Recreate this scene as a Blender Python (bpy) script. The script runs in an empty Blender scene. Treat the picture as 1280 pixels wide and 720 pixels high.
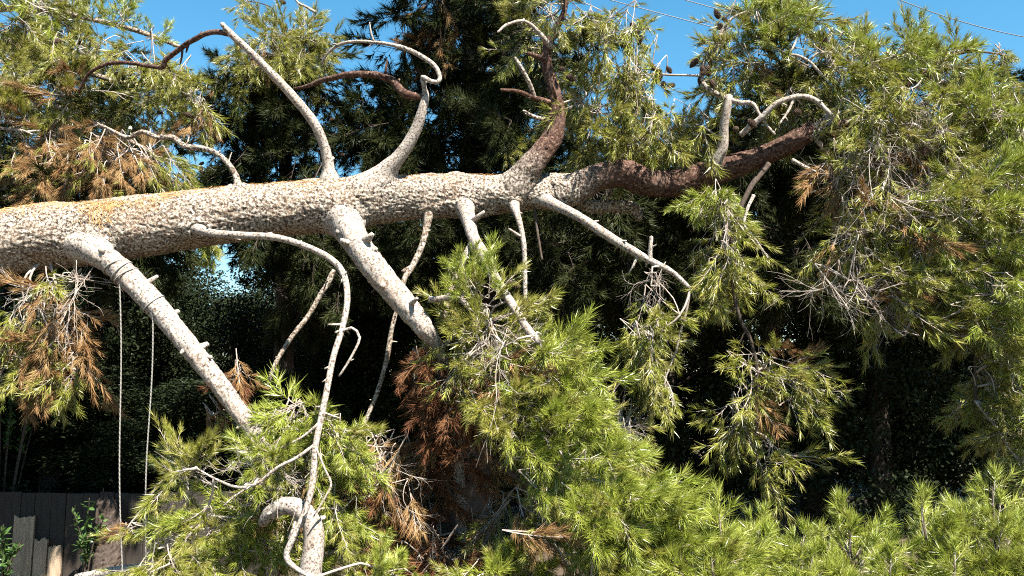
import bpy, math, random
import numpy as np
from mathutils import Matrix, Vector
R = math.radians
rng = np.random.default_rng(7)
random.seed(7)
scene = bpy.context.scene
col = scene.collection

# ------------------------------------------------------------------ camera
CAM = np.array((0.0, 0.0, 1.8)); PITCH = R(6.2); F = 1110.0      # F: focal length in photo pixels (1280 wide)
cd = bpy.data.cameras.new('camera'); cam = bpy.data.objects.new('camera', cd); col.objects.link(cam)
cam.location = CAM; cam.rotation_euler = (math.pi / 2 + PITCH, 0, 0)
cd.sensor_width = 36; cd.lens = 36 * F / 1280; cd.clip_start = 0.05; cd.clip_end = 3000
scene.camera = cam
# ------------------------------------------------------------------ sky, sun, exposure
SUN = Vector((0.32, -0.45, 0.83)).normalized()
el = math.asin(SUN.z); az = math.atan2(SUN.x, SUN.y)
w = bpy.data.worlds.new('World'); scene.world = w; w.use_nodes = True
nt = w.node_tree; nt.nodes.clear()
sky = nt.nodes.new('ShaderNodeTexSky'); sky.sky_type = 'NISHITA'; sky.sun_disc = False
sky.sun_elevation = el; sky.sun_rotation = az; sky.air_density = 1.0; sky.dust_density = 0.3; sky.ozone_density = 2.0
bg = nt.nodes.new('ShaderNodeBackground'); bg.inputs['Strength'].default_value = 0.05
out = nt.nodes.new('ShaderNodeOutputWorld')
hs = nt.nodes.new('ShaderNodeHueSaturation'); hs.inputs['Hue'].default_value = .482; hs.inputs['Saturation'].default_value = 1.3
nt.links.new(sky.outputs[0], hs.inputs['Color']); nt.links.new(hs.outputs[0], bg.inputs[0]); nt.links.new(bg.outputs[0], out.inputs[0])
sl = bpy.data.lights.new('sun', 'SUN'); sl.energy = 5.0; sl.angle = R(0.5); sl.color = (1.0, 0.955, 0.88)
so = bpy.data.objects.new('sun', sl); col.objects.link(so)
so.rotation_euler = SUN.to_track_quat('Z', 'Y').to_euler()
scene.view_settings.view_transform = 'Standard'; scene.view_settings.look = 'None'
scene.view_settings.exposure = 2.2; scene.view_settings.gamma = 1; scene.view_settings.use_curve_mapping = False
scene.cycles.use_denoising = False; scene.cycles.filter_width = 1.1; scene.cycles.adaptive_threshold = 0.02
scene.cycles.max_bounces = 5; scene.cycles.diffuse_bounces = 1; scene.cycles.transmission_bounces = 3

# ------------------------------------------------------------------ helpers
FW = np.array((0, math.cos(PITCH), math.sin(PITCH))); UP = np.array((0, -math.sin(PITCH), math.cos(PITCH)))
def P(px, py, d):
    """point seen at photo pixel (px, py), d metres out along the camera axis"""
    return CAM + d * (FW + np.array((1., 0, 0)) * ((px - 640) / F) + UP * ((360 - py) / F))
def path(pts):
    """[(px,py,rpx,depth),...] -> points, radii in metres"""
    return np.array([P(a, b, d) for a, b, r, d in pts]), np.array([r * d / F for a, b, r, d in pts])
def norm(v): return v / (np.linalg.norm(v, axis=-1, keepdims=True) + 1e-9)
def resample(p, r, step):
    """Catmull-Rom through the points"""
    p = np.asarray(p, float); r = np.asarray(r, float)
    q = np.vstack([2 * p[0] - p[1], p, 2 * p[-1] - p[-2]]); rr = np.hstack([r[0], r, r[-1]])
    P_, R_ = [], []
    for i in range(1, len(q) - 2):
        n = max(2, int(np.linalg.norm(q[i + 1] - q[i]) / step))
        t = (np.arange(n) / n)[:, None]
        a, b, c, d = q[i - 1], q[i], q[i + 1], q[i + 2]
        P_.append(0.5 * (2 * b + (c - a) * t + (2 * a - 5 * b + 4 * c - d) * t ** 2 + (3 * b - a - 3 * c + d) * t ** 3))
        R_.append(rr[i] + (rr[i + 1] - rr[i]) * t[:, 0])
    P_.append(q[-2][None]); R_.append(rr[-2:-1])
    return np.vstack(P_), np.hstack(R_)
def hash3(c, s):
    h = (c[..., 0] * 374761393 + c[..., 1] * 668265263 + c[..., 2] * 1274126177 + s * 362437) & 0xffffffff
    h = ((h ^ (h >> 13)) * 1274126177) & 0xffffffff
    return ((h ^ (h >> 16)) & 0xffff) / 65535.0
def vnoise(p, s=0):
    i = np.floor(p).astype(np.int64); f = p - i; f = f * f * (3 - 2 * f); o = 0
    for dx in (0, 1):
        for dy in (0, 1):
            for dz in (0, 1):
                wgt = (f[:, 0] if dx else 1 - f[:, 0]) * (f[:, 1] if dy else 1 - f[:, 1]) * (f[:, 2] if dz else 1 - f[:, 2])
                o = o + wgt * hash3(i + np.array((dx, dy, dz)), s)
    return o
def voro(p, s=0):
    """F2 - F1, and the cell's own random number"""
    i = np.floor(p).astype(np.int64); f1 = np.full(len(p), 9.); f2 = f1.copy(); cid = np.zeros(len(p))
    for dx in (-1, 0, 1):
        for dy in (-1, 0, 1):
            for dz in (-1, 0, 1):
                c = i + np.array((dx, dy, dz))
                q = c + np.stack([hash3(c, s + 1), hash3(c, s + 2), hash3(c, s + 3)], 1)
                d = np.linalg.norm(p - q, axis=1); h = hash3(c, s + 4)
                n1 = d < f1
                f2 = np.where(n1, f1, np.minimum(f2, d)); cid = np.where(n1, h, cid); f1 = np.where(n1, d, f1)
    return f2 - f1, cid
def axis_dist(v, ax):
    """signed distance of points to a tube given as (points, radii), and its outward direction"""
    p, r = ax; best = np.full(len(v), 9e9); k = np.zeros(len(v), int)
    for i in range(0, len(p), 1):
        d = ((v - p[i]) ** 2).sum(1); m = d < best; best[m] = d[m]; k[m] = i
    t = norm(np.gradient(p, axis=0))[k]; w_ = v - p[k]; w_ = w_ - t * (w_ * t).sum(1)[:, None]
    d = np.linalg.norm(w_, axis=1)
    return d - r[k], w_ / (d[:, None] + 1e-9)
def fuse(v, own, others, k=.10):
    """draw the skin of a tube out into a rounded collar where it meets other tubes"""
    v = v.copy()
    for ot in others:
        lo = ot[0].min(0) - ot[1].max() - k; hi = ot[0].max(0) + ot[1].max() + k
        ix = np.where(((v > lo) & (v < hi)).all(1))[0]
        if not len(ix): continue
        b, _ = axis_dist(v[ix], ot); ix = ix[b < k]; b = b[b < k]
        if not len(ix): continue
        wt = np.clip((b + .05) / .05, 0, 1)[:, None]
        q = v[ix].copy()
        for _ in range(3):
            a, ga = axis_dist(q, own); b, gb = axis_dist(q, ot)
            h = np.clip(.5 + .5 * (b - a) / k, 0, 1)
            f = b * (1 - h) + a * h - k * h * (1 - h); g = gb * (1 - h)[:, None] + ga * h[:, None]
            q = q - (f / np.maximum((g * g).sum(1), .25))[:, None] * g
        v[ix] = v[ix] * (1 - wt) + q * wt
    return v
def tube(p, r, n=8, step=None, bark=0.0, cell=0.03, wob=0.0, cap=True, join=None):
    """tapered tube along p; bark > 0 raises real plates parted by cracks. -> verts, tris"""
    if step: p, r = resample(p, r, step)
    p = np.asarray(p, float); r = np.asarray(r, float); m = len(p)
    if wob:
        k = vnoise(p * 9.0 + 5, 3) - .5; k2 = vnoise(p * 9.0 + 55, 4) - .5
        p = p + np.stack([k, 0 * k, k2], 1) * wob
    t = norm(np.gradient(p, axis=0))
    u = np.zeros((m, 3)); ref = np.array((0.31, 0.2, 0.93)); u0 = norm(np.cross(t[0], ref))
    for i in range(m):
        u0 = u0 - t[i] * (u0 @ t[i]); u0 = u0 / (np.linalg.norm(u0) + 1e-9); u[i] = u0
    v = np.cross(t, u)
    a = np.arange(n) / n * 2 * math.pi
    nr = u[:, None] * np.cos(a)[None, :, None] + v[:, None] * np.sin(a)[None, :, None]
    rad = np.repeat(r[:, None], n, 1); base = (p[:, None] + nr * rad[:, :, None]); dsp = np.zeros((m, n))
    if join: base = fuse(base.reshape(-1, 3), (p, r), *join).reshape(m, n, 3)
    if bark:
        s = np.concatenate([[0], np.cumsum(np.linalg.norm(np.diff(p, axis=0), axis=1))])
        c = np.stack([np.repeat(s[:, None], n, 1) / (cell * 3.4), np.cos(a)[None] * rad / cell, np.sin(a)[None] * rad / cell], 2).reshape(-1, 3)
        c = c + (np.stack([vnoise(c * .8, 8), vnoise(c * .8, 9), vnoise(c * .8, 10)], 1) - .5) * .8
        e, cid = voro(c, 20)
        e2, cid2 = voro(c * 2.3 + 4, 40)
        dsp = bark * (np.clip(e / .13, 0, 1) * (.45 + .7 * cid) + .45 * np.clip(e2 / .22, 0, 1) * cid2 - .75); tube.plate = np.hstack([.55 * cid + .45 * cid2, [.5, .5]])
        dsp = dsp + (vnoise(c * .22, 12) - .5) * bark * 2.2
        dsp = dsp.reshape(m, n)
    if not bark: tube.plate = None
    tube.along = np.hstack([np.repeat(np.concatenate([[0], np.cumsum(np.linalg.norm(np.diff(p, axis=0), axis=1))]), n), [0, 9]])
    vs = (base + nr * dsp[:, :, None]).reshape(-1, 3)
    i = np.arange(m - 1)[:, None] * n; j = np.arange(n)[None]; k = (j + 1) % n
    q = np.stack([i + j, i + k, i + n + k, i + n + j], 2).reshape(-1, 4)
    tr = np.vstack([q[:, :3], q[:, [0, 2, 3]]])
    if cap:
        vs = np.vstack([vs, p[0] - t[0] * r[0] * .05, p[-1] + t[-1] * r[-1] * .5]); b = m * n
        jj = np.arange(n); kk = (jj + 1) % n
        tr = np.vstack([tr, np.stack([np.full(n, b), kk, jj], 1), np.stack([np.full(n, b + 1), (m - 1) * n + jj, (m - 1) * n + kk], 1)])
    return vs, tr
class MB:
    def __init__(s): s.v = []; s.t = []; s.m = []; s.n = 0
    def add(s, vs, tr, mi=0):
        s.v.append(np.asarray(vs, float)); s.t.append(np.asarray(tr, np.int64) + s.n)
        s.m.append(np.full(len(tr), mi) if np.isscalar(mi) else np.asarray(mi)); s.n += len(vs); return s
    def arrays(s): return np.vstack(s.v), np.vstack(s.t), np.hstack(s.m)
    def mesh(s, name, mats, off=None, smooth=False):
        v, t, m = s.arrays()
        if off is not None: v = v - np.asarray(off)
        return mk_mesh(name, v, t, m, mats, smooth)
def mk_mesh(name, v, t, m, mats, smooth=False):
    me = bpy.data.meshes.new(name)
    me.vertices.add(len(v)); me.vertices.foreach_set('co', v.astype(np.float32).ravel())
    me.loops.add(3 * len(t)); me.loops.foreach_set('vertex_index', t.astype(np.int32).ravel())
    me.polygons.add(len(t)); me.polygons.foreach_set('loop_start', np.arange(0, 3 * len(t), 3, dtype=np.int32))
    me.polygons.foreach_set('loop_total', np.full(len(t), 3, np.int32))
    for x in mats: me.materials.append(x)
    me.polygons.foreach_set('material_index', np.asarray(m, np.int32))
    me.polygons.foreach_set('use_smooth', np.full(len(t), smooth, bool))
    me.update(calc_edges=True)
    if any(x.name.startswith(('bark', 'twig', 'cone')) for x in mats): me.attributes.new('plate', 'FLOAT', 'POINT').data.foreach_set('value', np.full(len(v), .5, np.float32))
    return me
def link(name, data, parent=None):
    o = bpy.data.objects.new(name, data); col.objects.link(o)
    if parent: o.parent = parent
    return o
def tag(o, label=None, cat=None, group=None, kind=None):
    for k, x in (('label', label), ('category', cat), ('group', group), ('kind', kind)):
        if x: o[k] = x
    return o
def box(a, b, rz=0, bev=0.0):
    a = np.array(a, float); b = np.array(b, float); c = (a + b) / 2
    v = np.array([[x, y, z] for x in (a[0], b[0]) for y in (a[1], b[1]) for z in (a[2], b[2])])
    q = [(0, 1, 3, 2), (4, 6, 7, 5), (0, 4, 5, 1), (2, 3, 7, 6), (0, 2, 6, 4), (1, 5, 7, 3)]
    t = [x for f in q for x in ((f[0], f[1], f[2]), (f[0], f[2], f[3]))]
    return v, np.array(t)

# ------------------------------------------------------------------ materials
def mat(name):
    m = bpy.data.materials.new(name); m.use_nodes = True; n = m.node_tree
    return m, n, n.nodes['Principled BSDF'], n.nodes['Material Output']
def ramp(n, fac, stops):
    r = n.nodes.new('ShaderNodeValToRGB'); e = r.color_ramp.elements
    while len(e) < len(stops): e.new(0.5)
    for x, (p_, c) in zip(e, stops): x.position = p_; x.color = (*c, 1)
    n.links.new(fac, r.inputs[0]); return r.outputs[0]
def noise(n, scale, detail=5, rough=.6, vec=None, dist=0.0):
    t = n.nodes.new('ShaderNodeTexNoise'); t.inputs['Scale'].default_value = scale; t.inputs['Detail'].default_value = detail
    t.inputs['Roughness'].default_value = rough; t.inputs['Distortion'].default_value = dist
    if vec: n.links.new(vec, t.inputs[0])
    return t.outputs[0]
def coords(n): return n.nodes.new('ShaderNodeTexCoord').outputs['Object']
def mix(n, f, a, b, mode='MIX'):
    x = n.nodes.new('ShaderNodeMix'); x.data_type = 'RGBA'; x.blend_type = mode
    for s, i in ((f, 0), (a, 6), (b, 7)):
        if isinstance(s, (float, int)): x.inputs[i].default_value = s
        elif isinstance(s, tuple): x.inputs[i].default_value = (*s, 1)
        else: n.links.new(s, x.inputs[i])
    return x.outputs[2]
def bump(n, b, h, strength=.5, dist=.01):
    x = n.nodes.new('ShaderNodeBump'); x.inputs['Strength'].default_value = strength; x.inputs['Distance'].default_value = dist
    n.links.new(h, x.inputs['Height']); n.links.new(x.outputs[0], b.inputs['Normal'])
def m_bark(name, stops, patch, s1=38, s2=140, bs=.6, patch_amt=.5, red=None):
    m, n, b, o = mat(name); c = coords(n)
    h = noise(n, s1, 8, .72, c); h2 = noise(n, s2, 4, .6, c)
    base = ramp(n, h, stops)
    if red:                                        # upper limbs turn to thin red-brown bark
        at = n.nodes.new('ShaderNodeAttribute'); at.attribute_name = 'age'
        ad = n.nodes.new('ShaderNodeMath'); ad.operation = 'MULTIPLY_ADD'; ad.inputs[1].default_value = .5; n.links.new(h2, ad.inputs[0]); ad.inputs[2].default_value = -.25
        a2 = n.nodes.new('ShaderNodeMath'); a2.use_clamp = True; n.links.new(ad.outputs[0], a2.inputs[0]); n.links.new(at.outputs['Fac'], a2.inputs[1])
        base = mix(n, a2.outputs[0], base, ramp(n, h, red))
    pf = ramp(n, noise(n, 5.5, 5, .65, c, .4), [(.45, (0, 0, 0)), (.68, (patch_amt,) * 3)])
    base = mix(n, pf, base, patch)
    pl = n.nodes.new('ShaderNodeAttribute'); pl.attribute_name = 'plate'
    base = mix(n, .55, base, ramp(n, pl.outputs['Fac'], [(0, (.55, .47, .40)), (.5, (1, 1, 1)), (1, (1.0, .93, .84))]), 'MULTIPLY')
    n.links.new(base, b.inputs['Base Color']); b.inputs['Roughness'].default_value = .9
    b.inputs['Specular IOR Level'].default_value = .15
    hh = mix(n, .4, h, h2); bump(n, b, hh, bs, .008); return m
M = {}
RED = [(.40, (.013, .0075, .0055)), (.48, (.045, .022, .015)), (.57, (.095, .05, .033)), (.66, (.22, .165, .13))]
GREY = [(.40, (.02, .014, .011)), (.46, (.085, .062, .048)), (.52, (.23, .195, .155)), (.60, (.40, .372, .315))]
M['bark'] = m_bark('bark', GREY, (.25, .155, .09), s1=64, patch_amt=.3)
M['bark_grade'] = m_bark('bark_graded', GREY, (.16, .11, .085), s1=64, patch_amt=.3, red=RED)
M['bark_red'] = m_bark('bark_red', RED, (.15, .10, .08), s1=60, patch_amt=.3)
M['bark_pale'] = m_bark('bark_pale', [(.39, (.03, .021, .016)), (.44, (.14, .108, .085)), (.49, (.27, .235, .20)), (.62, (.36, .335, .30))], (.22, .15, .10), s1=75, bs=.5, patch_amt=.35)
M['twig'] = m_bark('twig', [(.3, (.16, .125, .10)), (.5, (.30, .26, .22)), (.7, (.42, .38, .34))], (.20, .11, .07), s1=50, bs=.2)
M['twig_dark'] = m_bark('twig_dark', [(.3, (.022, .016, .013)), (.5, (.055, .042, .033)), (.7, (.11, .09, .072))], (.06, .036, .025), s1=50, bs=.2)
def m_needle(name, lo, hi, tip, trans=.30, rough=.42, spec=.45):
    m, n, b, o = mat(name)
    oi = n.nodes.new('ShaderNodeObjectInfo'); c = coords(n)
    x = mix(n, oi.outputs['Random'], lo, hi)
    nf = ramp(n, noise(n, 9, 3, .6, c), [(.42, (0, 0, 0)), (.68, (1, 1, 1))])
    x = mix(n, nf, x, tip)
    n.links.new(x, b.inputs['Base Color']); b.inputs['Roughness'].default_value = rough; b.inputs['Specular IOR Level'].default_value = spec
    tr = n.nodes.new('ShaderNodeBsdfTranslucent'); n.links.new(x, tr.inputs[0])
    ms = n.nodes.new('ShaderNodeMixShader'); ms.inputs[0].default_value = trans
    n.links.new(b.outputs[0], ms.inputs[1]); n.links.new(tr.outputs[0], ms.inputs[2]); n.links.new(ms.outputs[0], o.inputs['Surface'])
    return m
M['needle'] = m_needle('needle_green', (.165, .185, .022), (.23, .235, .03), (.27, .235, .065), trans=.2, rough=.36, spec=.6)
M['needle_young'] = m_needle('needle_young', (.19, .235, .024), (.235, .27, .034), (.27, .28, .055), trans=.2, rough=.36, spec=.6)
M['needle_shade'] = m_needle('needle_shade', (.013, .019, .006), (.024, .031, .009), (.034, .036, .013), trans=.12, spec=.08)  # near-black copy of the green needles; crown shade put into the colour
M['needle_dead'] = m_needle('needle_dead', (.17, .085, .032), (.26, .145, .06), (.3, .2, .09), trans=.2, rough=.7, spec=.15)
M['needle_rust'] = m_needle('needle_rust', (.085, .034, .016), (.15, .06, .025), (.17, .085, .038), trans=.15, rough=.7, spec=.15)
M['leaf_shade'] = m_needle('leaf_shade', (.012, .018, .008), (.018, .025, .010), (.022, .026, .012), trans=.05, spec=.05)  # leaf colour lowered to deepen the shade of the wood
M['leaf_gloss'] = m_needle('leaf_gloss', (.045, .095, .022), (.065, .12, .03), (.08, .13, .035), trans=.25, rough=.3, spec=.5)
M['cone'] = m_bark('cone_scales', [(.3, (.02, .012, .009)), (.5, (.05, .032, .022)), (.7, (.10, .07, .05))], (.07, .045, .03), s1=60, bs=.2)
def m_wood(name, a, b_, scale):
    m, n, b, o = mat(name); c = coords(n); mp = n.nodes.new('ShaderNodeMapping'); mp.inputs['Scale'].default_value = (1, 1, .08)
    n.links.new(c, mp.inputs[0]); oi = n.nodes.new('ShaderNodeObjectInfo')
    h = noise(n, scale, 7, .65, mp.outputs[0], .8)
    x = ramp(n, h, [(.3, a), (.7, b_)])
    hv = n.nodes.new('ShaderNodeHueSaturation'); n.links.new(x, hv.inputs['Color'])
    mr = n.nodes.new('ShaderNodeMapRange'); mr.inputs['To Min'].default_value = .7; mr.inputs['To Max'].default_value = 1.2
    n.links.new(oi.outputs['Random'], mr.inputs[0]); n.links.new(mr.outputs[0], hv.inputs['Value'])
    n.links.new(hv.outputs[0], b.inputs['Base Color']); b.inputs['Roughness'].default_value = .85
    bump(n, b, h, .4, .004); return m
M['board'] = m_wood('weathered_shaded_board', (.009, .0065, .005), (.034, .024, .016), 45)  # weathered wood, darkened in its colour to stand for shade
M['plank'] = m_wood('sunlit_plank', (.16, .115, .075), (.36, .27, .18), 45)  # paler wood, sunlight on the fence foot put into the colour
def m_plain(name, c, rough=.7, var=.25, sc=40):
    m, n, b, o = mat(name); h = noise(n, sc, 5, .6, coords(n))
    x = ramp(n, h, [(.3, tuple(k * (1 - var) for k in c)), (.7, tuple(min(1, k * (1 + var)) for k in c))])
    n.links.new(x, b.inputs['Base Color']); b.inputs['Roughness'].default_value = rough; bump(n, b, h, .3, .003); return m
M['rope'] = m_plain('rope', (.22, .205, .18), .9, .3, 200)
M['wire'] = m_plain('wire', (.09, .09, .09), .5)
M['litter'] = m_needle('needle_litter', (.42, .24, .09), (.5, .3, .12), (.34, .19, .07), trans=.1, rough=.7, spec=.2)
def m_ground():
    m, n, b, o = mat('forest_floor'); c = coords(n)
    x = ramp(n, noise(n, 2.2, 9, .7, c), [(.3, (.02, .014, .009)), (.5, (.055, .037, .022)), (.72, (.10, .07, .042))])
    x = mix(n, ramp(n, noise(n, 60, 4, .7, c), [(.4, (0, 0, 0)), (.7, (.5, .5, .5))]), x, (.11, .066, .032))
    n.links.new(x, b.inputs['Base Color']); b.inputs['Roughness'].default_value = .95
    bump(n, b, noise(n, 30, 8, .7, c), .8, .03); return m
M['ground'] = m_ground()

# ------------------------------------------------------------------ ground
def make_ground():
    k = np.concatenate([-np.geomspace(900, 13, 22), np.linspace(-12, 12, 61), np.geomspace(13, 900, 22)])
    X, Y = np.meshgrid(k, k + 6, indexing='ij'); p = np.stack([X.ravel(), Y.ravel(), 0 * X.ravel()], 1)
    z = (vnoise(p * .9, 2) - .5) * .10 + (vnoise(p * 3.1, 5) - .5) * .04
    p[:, 2] = z * (np.abs(p[:, 0]) < 40) - .03
    n = len(k); i, j = np.meshgrid(np.arange(n - 1), np.arange(n - 1), indexing='ij'); a = (i * n + j).ravel()
    t = np.vstack([np.stack([a, a + n, a + n + 1], 1), np.stack([a, a + n + 1, a + 1], 1)])
    o = link('ground', mk_mesh('ground', p, t, np.zeros(len(t)), [M['ground']], True)); tag(o, kind='structure')
make_ground()

# ------------------------------------------------------------------ needle sprays
def needles(base, d, ln, wd, g):
    """one slim three-cornered blade each; base, d (n,3), ln (n)"""
    n = len(base); s = norm(np.cross(d, g.normal(size=(n, 3)))) * (wd / 2)
    v = np.stack([base + s, base - s, base + d * ln[:, None]], 1).reshape(-1, 3)
    return v, np.arange(3 * n).reshape(-1, 3)
def perp(d, g):
    u = norm(np.cross(d, g.normal(size=3))); return u
def shoot(mb, a, d, ln, n_need, nl, wd, ang, g, bare=.3, curve=(0, 0, 0), stem=.0028, limp=0.0):
    """a twig from a along d, needles on its outer part"""
    t = np.linspace(0, 1, 4)[:, None]
    pts = a + d * ln * t + np.array(curve) * ln * t ** 2
    mb.add(*tube(pts, np.linspace(stem, stem * .5, 4), 3, cap=False), 0)
    k = bare + (1 - bare) * g.random(n_need) ** .75
    b = a + d * ln * k[:, None] + np.array(curve) * ln * (k ** 2)[:, None]
    tan = norm(d + 2 * np.array(curve) * k[:, None])
    th = np.radians(g.normal(ang[0], ang[1], n_need)) * (1.15 - .45 * k)
    r = norm(np.cross(tan, g.normal(size=(n_need, 3))))
    dd = norm(tan * np.cos(th)[:, None] + r * np.sin(th)[:, None] + np.array((limp, 0, 0)))
    l_ = nl * g.uniform(.5, 1.12, n_need)
    mb.add(*needles(b, dd, l_, wd, g), 1)
    return pts[-1]
def make_spray(seed, L=.55, n_sh=12, nn=95, nl=.085, wd=.0036, ang=(42, 12), spread=50, bare=.35, stem=.005, curl=.15, sub=.6):
    """branched twig along +X carrying needle shoots"""
    g = np.random.default_rng(seed); mb = MB()
    cv = np.array((0, g.normal(0, curl), g.normal(0, curl)))
    t = np.linspace(0, 1, 7)[:, None]; ax = np.array((1., 0, 0))
    mb.add(*tube(ax * L * .8 * t + cv * L * t ** 2, np.linspace(stem, stem * .45, 7), 4, cap=False), 0)
    for i in range(n_sh):
        k = .25 + .75 * (i + g.random()) / n_sh
        a = ax * L * .8 * k + cv * L * k * k
        tan = norm(ax + 2 * cv * k); r = perp(tan, g)
        th = R(g.normal(spread, 14)) * (1.1 - .5 * k)
        d = norm(tan * math.cos(th) + r * math.sin(th))
        ln = L * g.uniform(.28, .55) * sub * (1.25 - .5 * k)
        shoot(mb, a, d, ln, int(nn * g.uniform(.7, 1.2)), nl, wd, ang, g, bare, (tan * .25 + g.normal(0, .12, 3)) * .6, stem * .5)
    k = 1.0; shoot(mb, ax * L * .8 + cv * L, norm(ax + 2 * cv), L * .28, nn, nl, wd, ang, g, .1, g.normal(0, .1, 3), stem * .5)
    return mb.arrays()
def make_bare(seed, L=.5):
    """grey twigs that have lost their needles"""
    g = np.random.default_rng(seed); mb = MB(); ax = np.array((1., 0, 0))
    def grow(a, d, ln, r, lev):
        c = g.normal(0, .35, 3); t = np.linspace(0, 1, 6)[:, None]
        pts = a + d * ln * t + c * ln * t ** 2; mb.add(*tube(pts, np.linspace(r, r * .5, 6), 4, cap=False), 0)
        if lev:
            for _ in range(g.integers(3, 6)):
                k = g.uniform(.25, 1); d2 = norm(d + 2 * c * k + perp(d, g) * g.uniform(.5, 1.1))
                grow(a + d * ln * k + c * ln * k * k, d2, ln * g.uniform(.4, .7), r * .6, lev - 1)
    grow(np.zeros(3), ax, L * .75, .0036, 2)
    return mb.arrays()
PROTO = {}
def protos(kind, n, mats, **kw):
    PROTO[kind] = []
    for i in range(n):
        a = (make_bare if kind == 'bare' else make_spray)(sum(map(ord, kind)) * 7 + i, **kw)
        lt = a if kind == 'bare' else make_spray(sum(map(ord, kind)) * 7 + i, **{**kw, 'nn': int(kw.get('nn', 90) * .52), 'wd': kw.get('wd', .004) * 1.4})   # lighter twin for the depth of a crown
        PROTO[kind].append((a, mk_mesh('needle_spray_' + kind, *a, mats), mats, lt))
protos('g', 7, [M['twig'], M['needle']], L=.52, n_sh=12, nn=74, nl=.108, wd=.0042, ang=(30, 12), bare=.35, spread=46)
protos('y', 7, [M['twig'], M['needle_young']], L=.5, n_sh=11, nn=80, nl=.12, wd=.0045, ang=(35, 13), bare=.25)
protos('q', 6, [M['twig'], M['needle_young']], L=.26, n_sh=5, nn=84, nl=.095, wd=.0038, ang=(41, 13), bare=.25, stem=.004, sub=1.0)    # sapling shoots
protos('s', 5, [M['twig'], M['needle']], L=.6, n_sh=8, nn=62, nl=.10, wd=.0043, ang=(28, 11), bare=.45)          # sparse
protos('k', 4, [M['twig_dark'], M['needle_shade']], L=.75, n_sh=12, nn=62, nl=.14, wd=.010, ang=(45, 14))
protos('b', 5, [M['twig'], M['needle_dead']], L=.55, n_sh=11, nn=80, nl=.125, wd=.0046, ang=(19, 9), spread=35, bare=.15)
protos('r', 4, [M['twig_dark'], M['needle_rust']], L=.5, n_sh=11, nn=76, nl=.125, wd=.0048, ang=(24, 11), spread=38, bare=.15)
protos('bare', 4, [M['twig']])
MIXES = {'g': 'ggggs', 'y': 'yyyyg', 'm': 'ggsbs', 'b': 'bbbbs', 'r': 'rrrbr', 'k': 'kkkk', 'w': ['s', 'bare', 'b', 's', 'bare', 'g'], 'kb': 'kkkb', 't': ['bare'], 'gk': 'ggkk'}

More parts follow.
